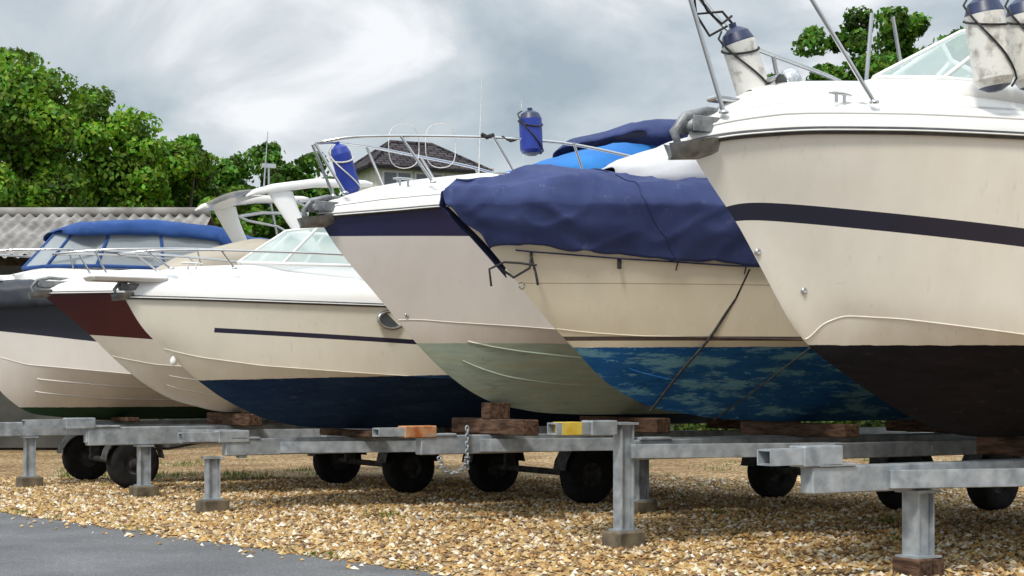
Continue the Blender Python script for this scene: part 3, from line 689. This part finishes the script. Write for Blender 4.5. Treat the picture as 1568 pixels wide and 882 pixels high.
for cx_,cz,yy_ in((.98,3.42,.3),(1.25,3.42,.1)): b.tube([(cx_+.17*math.cos(a),yy_+.03*math.cos(3*a),cz+.2*math.sin(a)) for a in np.linspace(0,2*math.pi,28,endpoint=False)],.004,n=5,closed=True)
b.tube([(1.7,.2,3.0),(1.72,.2,3.6),(1.74,.2,4.15)],[.006,.005,.002],n=6)
b.tube([(2.4,.5,3.1),(2.35,.5,4.0)],[.008,.003],n=6)
b.make("aerials",m_wrope,e4)
b=MB(); b.tube([(1.25,-.64,3.42),(1.3,-.65,3.40),(1.36,-.67,3.42)],.022,n=6); b.tube([(1.62,-.75,3.41),(1.5,-.72,3.37),(1.42,-.7,3.41)],.010,n=6); b.make("rope_knots",m_rope,e4)
b=MB()
for tt,zz in((.55,2.34),(.98,1.95),(.83,1.87)):
    y=-B.wz(tt,zz)-.004; b.lathe([(.001,-.02),(.022,-.02),(.022,.008),(.013,.012),(.001,.0)],(tt,y,zz),(0,-1,0),n=14)
cleat(b,(.7,-.25,2.99)); cleat(b,(1.5,-.6,3.05)); b.make("hull_fittings",m_chrome,e4)
tr4=trailer(-1.667,13.47,.80,.17,.97,3.4,(.55,1.10,.80,.875),stubmat=m_rust,hullz=B.zt,cross=(1.75,3.2,4.8),tw=5.9)
b=MB()
for i in range(16):
    zc=.86-.035*i; R=Matrix.Rotation(i*math.pi/2,3,'Z')
    if zc<.5: break
    b.tube([Vector((1.42,-.09,zc))+R@Vector((.016*math.cos(a),0,.026*math.sin(a))) for a in np.linspace(0,2*math.pi,10,endpoint=False)],.007,n=5,closed=True)
for i in range(16):
    a0=math.pi*i/15; x=1.42-.28*(1-math.cos(a0))/2; z=.60-.14*math.sin(a0); R=Matrix.Rotation(i*math.pi/2,3,'X')
    b.tube([Vector((x,-.09,z))+R@Vector((.026*math.cos(a),.016*math.sin(a),0)) for a in np.linspace(0,2*math.pi,10,endpoint=False)],.007,n=5,closed=True)
b.make("chain",m_gal,tr4)

# ================================================================ BOAT 3
B=Boat("motor_cruiser",-3.695,14.93,[(0,2.09),(.16,1.81),(.38,1.60),(.71,1.31),(.98,1.12),(1.39,.92),(1.81,.83),(2.39,.80),(3.5,.80)],
 [(0,2.09),(.57,2.075),(1.36,2.05),(2.2,2.03),(4,2.0)],[(.38,1.60),(.7,1.52),(1.23,1.44),(2.0,1.38),(2.8,1.33),(4,1.28)],W=1.15,T=4.2,p=2.2,Wc=.95,Tc=3.2,L=7,gun=.28,inset=.3,crown=((0,0),(.6,.05),(1.3,.12),(7,.3)),
 mat=hull_mat("hull_paint_pale",(.83,.79,.68),(.009,.026,.072),1.28,.025,bands=[(1.80,-.055,1.845,-.055,.78,(.02,.02,.05))],anti2=(.03,.075,.12),worn=.5))
e3=B.e
b=MB(); b.box((.02,0,2.27),(.75,.34,.07),0,bev=.03); b.box((-.22,0,2.28),(.2,.22,.06),0,bev=.025); b.make("bow_platform",m_gel,e3)
anchor(e3,(.0,0,2.17),.6)
P=[(2.9,-1.0,2.45),(1.95,-.86,2.52),(.8,-.45,2.54),(.2,-.2,2.53),(-.1,0,2.49),(.2,.2,2.53),(.8,.45,2.54),(1.95,.86,2.52),(2.9,1.0,2.45)]
rail(e3,P,[((.15,-.18,2.53),(.4,-.2,2.36)),((.8,-.45,2.54),(.95,-.42,2.37)),((1.95,-.86,2.52),(2.1,-.78,2.37)),((.15,.18,2.53),(.4,.2,2.36)),((.8,.45,2.54),(.95,.42,2.37)),((1.95,.86,2.52),(2.1,.78,2.37))],.012)
screen(e3,[(1.15,0,2.47),(1.45,.4,2.44),(2.1,.75,2.42),(3.4,.9,2.42)],[(1.65,0,2.80),(1.85,.35,2.82),(2.35,.62,2.86),(3.4,.75,2.8)])
b=MB(); tt,zz=2.37,1.89; y=-B.wz(tt,zz)
b.tube([(tt+.14*math.cos(a),y-.01,zz+.085*math.sin(a)) for a in np.linspace(0,2*math.pi,24,endpoint=False)],.018,n=8,closed=True); b.make("porthole_frame",m_chrome,e3)
b=MB(); b.add([(tt+.13*math.cos(a),y-.008,zz+.075*math.sin(a)) for a in np.linspace(0,2*math.pi,24,endpoint=False)],[tuple(range(24))]); b.make("porthole_glass",m_glass,e3)
b=MB(); b.lathe([(.001,-.06),(.035,-.05),(.03,.0),(.01,.03)],(.47,-.04,1.50),(0,0,1),n=12); cleat(b,(.6,-.2,2.37)); b.make("bow_fittings",m_white,e3)
trailer(-3.695,14.93,.72,.165,1.0,.88,(.55,1.22,.70,.79),hullz=B.zt,extra=(5.2,),cross=(2.4,3.9,5.6),tw=4.65)

# ================================================================ BOAT 2
B=Boat("maroon_speedboat",-5.085,16.9,[(0,2.24),(.27,2.03),(.52,1.82),(.77,1.57),(1.10,1.29),(1.44,1.09),(1.98,.95),(2.4,.93),(4,.93)],
 [(0,2.24),(1,2.26),(3,2.22)],[(.77,1.57),(1.2,1.48),(2.5,1.38),(4,1.3)],W=1.15,T=4.,p=2.2,Wc=.95,Tc=3.2,L=7,gun=.16,inset=.25,strakes=(.4,.7),
 mat=hull_mat("hull_paint_maroon",(.78,.735,.655),(.6,.58,.52),.2,0,top=(1.845,-.08,(.060,.007,.014))))
e2=B.e; anchor(e2,(.02,0,2.32),.7)
canopy(e2,"tan_cover",[(1.2,.3,2.4,2.5),(1.6,.6,2.4,2.72),(2.3,.8,2.4,2.92),(4.5,.85,2.4,2.9)],m_tan,.015)
P=[(2.6,-1.0,2.70),(1.5,-.72,2.74),(.6,-.34,2.72),(.05,0,2.66),(.6,.34,2.72),(1.5,.72,2.74),(2.6,1.0,2.70)]
rail(e2,P,[((.5,-.3,2.71),(.65,-.28,2.44)),((1.5,-.72,2.74),(1.6,-.65,2.46)),((.5,.3,2.71),(.65,.28,2.44))],.012)
b=MB(); D=.42
def slab(b,secs,n=20):
    rows=[[ (t_+D, c_[0]+hw*math.copysign(abs(math.cos(a))**.6,math.cos(a)), c_[1]+hh*math.copysign(abs(math.sin(a))**.6,math.sin(a))) for a in np.linspace(0,2*math.pi,n,endpoint=False)] for t_,c_,hw,hh in secs]
    b.grid(rows,0,True,close=True); b.add(rows[0],[tuple(range(n))]); b.add(rows[-1],[tuple(range(n))])
for g in(-1,1):
    slab(b,[(1.62,(g*.82,3.34),.05,.01),(1.70,(g*.83,3.38),.08,.035),(1.9,(g*.86,3.43),.09,.05),(2.4,(g*.88,3.52),.09,.05),(3.0,(g*.88,3.55),.08,.04),(3.1,(g*.88,3.55),.05,.02)])
    R=[]
    for f in np.linspace(0,1,8):
        x=D+2.38-.52*f+.12*f*f; zc=2.75+.66*f; wd=.10+.06*f*f
        R.append([(x+wd*math.cos(a),g*(.93-.06*f)+.035*math.sin(a),zc) for a in np.linspace(0,2*math.pi,14,endpoint=False)])
    b.grid(R,0,True,close=True)
for dz in(0,-.07):
    b.grid([[(D+1.72+.3*k, y, 3.40+.06*(1-(y/.9)**2)+.03*k+dz) for k in(0,.5,1)] for y in np.linspace(-.86,.86,15)],0,True)
b.make("radar_arch",m_gel,e2)
b=MB()
for g in(-1,1):
    b.tube([(D+2.0,g*.88,3.36),(D+2.3,g*.88,3.25),(D+2.7,g*.9,3.2),(D+3.3,g*.92,2.9)],.015,n=8); b.tube([(D+2.6,g*.9,3.48),(D+2.75,g*.92,2.85)],.015,n=8); b.tube([(D+2.2,g*.9,3.3),(D+2.5,g*.9,3.36),(D+3.1,g*.9,3.38)],.02,n=8)
b.tube([(2.2,-.9,3.4),(2.25,-.9,4.05)],[.01,.004],n=6); b.tube([(2.75,.3,3.5),(2.75,.3,3.85)],.012,n=6); b.box((2.75,.3,3.85),(.16,.05,.05),0)
b.make("arch_tubes",m_chrome,e2)
trailer(-5.085,16.9,.79,.2,.5,1.14,(-.18,.56,.79,.88),hullz=B.zt,cross=(2.2,3.5,5.2),tw=3.95)

# ================================================================ BOAT 1
B=Boat("canopy_motor_boat",-6.70,18.73,[(0,2.34),(.2,1.88),(.4,1.45),(.57,1.16),(.9,.90),(1.6,.82),(4,.82)],
 [(0,2.34),(1,2.30),(3,2.28)],[(.3,1.66),(.8,1.5),(2,1.38),(4,1.3)],W=1.15,T=4.,p=2.2,Wc=.98,Tc=2.6,L=7,gun=.2,inset=.3,strakes=(.5,.75),
 mat=hull_mat("hull_paint_navy_band",(.78,.735,.685),(.02,.05,.025),.98,0,top=(1.96,-.12,(.02,.022,.035))))
e1=B.e; anchor(e1,(.02,0,2.40),.8)
screen(e1,[(.84,0,2.68),(1.0,.5,2.68),(1.5,.85,2.68),(2.3,.92,2.68),(3.2,.95,2.68)],[(1.24,0,3.13),(1.35,.45,3.13),(1.7,.75,3.12),(2.3,.82,3.12),(3.2,.85,3.05)],glass=m_film,frame=m_mid,r=.022,name="canopy_window")
canopy(e1,"canopy_roof",[(1.2,.45,3.08,3.15),(1.4,.8,3.05,3.24),(2.2,.86,3.08,3.31),(3.0,.88,3.05,3.27),(3.6,.9,2.6,3.17),(4.2,.9,2.6,3.12)],m_mid,.02,folds=.02)
canopy(e1,"coaming",[(.7,.2,2.4,2.6),(1.0,.7,2.4,2.68),(1.6,.98,2.4,2.7),(6.5,1.0,2.4,2.7)],m_gel,0)
canopy(e1,"foredeck_cover",[(.05,.08,2.1,2.42),(.5,.42,2.15,2.5),(1.0,.74,2.2,2.54),(1.5,.95,2.2,2.5)],m_blk,.02,folds=.03)
rail(e1,[(2.2,-.95,2.85),(1.2,-.72,2.88),(.4,-.3,2.86),(.0,0,2.8),(.4,.3,2.86),(1.2,.72,2.88),(2.2,.95,2.85)],[((1.2,-.72,2.88),(1.3,-.7,2.52)),((.4,-.3,2.86),(.5,-.3,2.5))],.013)
trailer(-6.70,18.73,.80,.17,-.2,.92,(-.5,-.1,.8,.88),hullz=B.zt,cross=(2.0,3.5,5.2),tw=1.9)

# ---------------------------------------------------------------- weeds: ragged scattered tufts
r=np.random.default_rng(9); Vs=[]
def tuft(px,py,rad,k,hm):
    for _ in range(k):
        x=px+r.normal()*rad; y=py+r.normal()*rad; a=r.uniform(0,6.28); h=r.uniform(.02,hm); l=r.uniform(-.05,.05,2); s=.007
        Vs.extend([(x-s*math.cos(a),y-s*math.sin(a),0),(x+s*math.cos(a),y+s*math.sin(a),0),(x+l[0],y+l[1],h)])
for _ in range(70):
    y=r.uniform(19,30); tuft(r.uniform(-.30,.33)*y,y,r.uniform(.04,.22),r.integers(8,40),.08)
for _ in range(26): tuft(-4.6+r.normal()*1.0,21.5+r.normal()*.6,.14,26,.12)
for _ in range(22):
    s=r.uniform(-3,7); tuft(-5.03+.67*s+.05,15.4-.743*s+.05,r.uniform(.03,.09),r.integers(8,26),.05)
for x,y in((3.1,12.5),(3.9,10.9),(2.0,15.2),(-1.2,14.8),(3.4,14.2)): tuft(x,y,.09,50,.10)
Vs=np.array(Vs); nb=len(Vs)//3; cc=np.repeat(np.array([.10,.17,.03])[None]*r.uniform(.5,1.5,(nb,1)),3,0)
np_mesh("weeds",Vs,np.arange(nb*3).reshape(-1,3),m_leaf,cc)
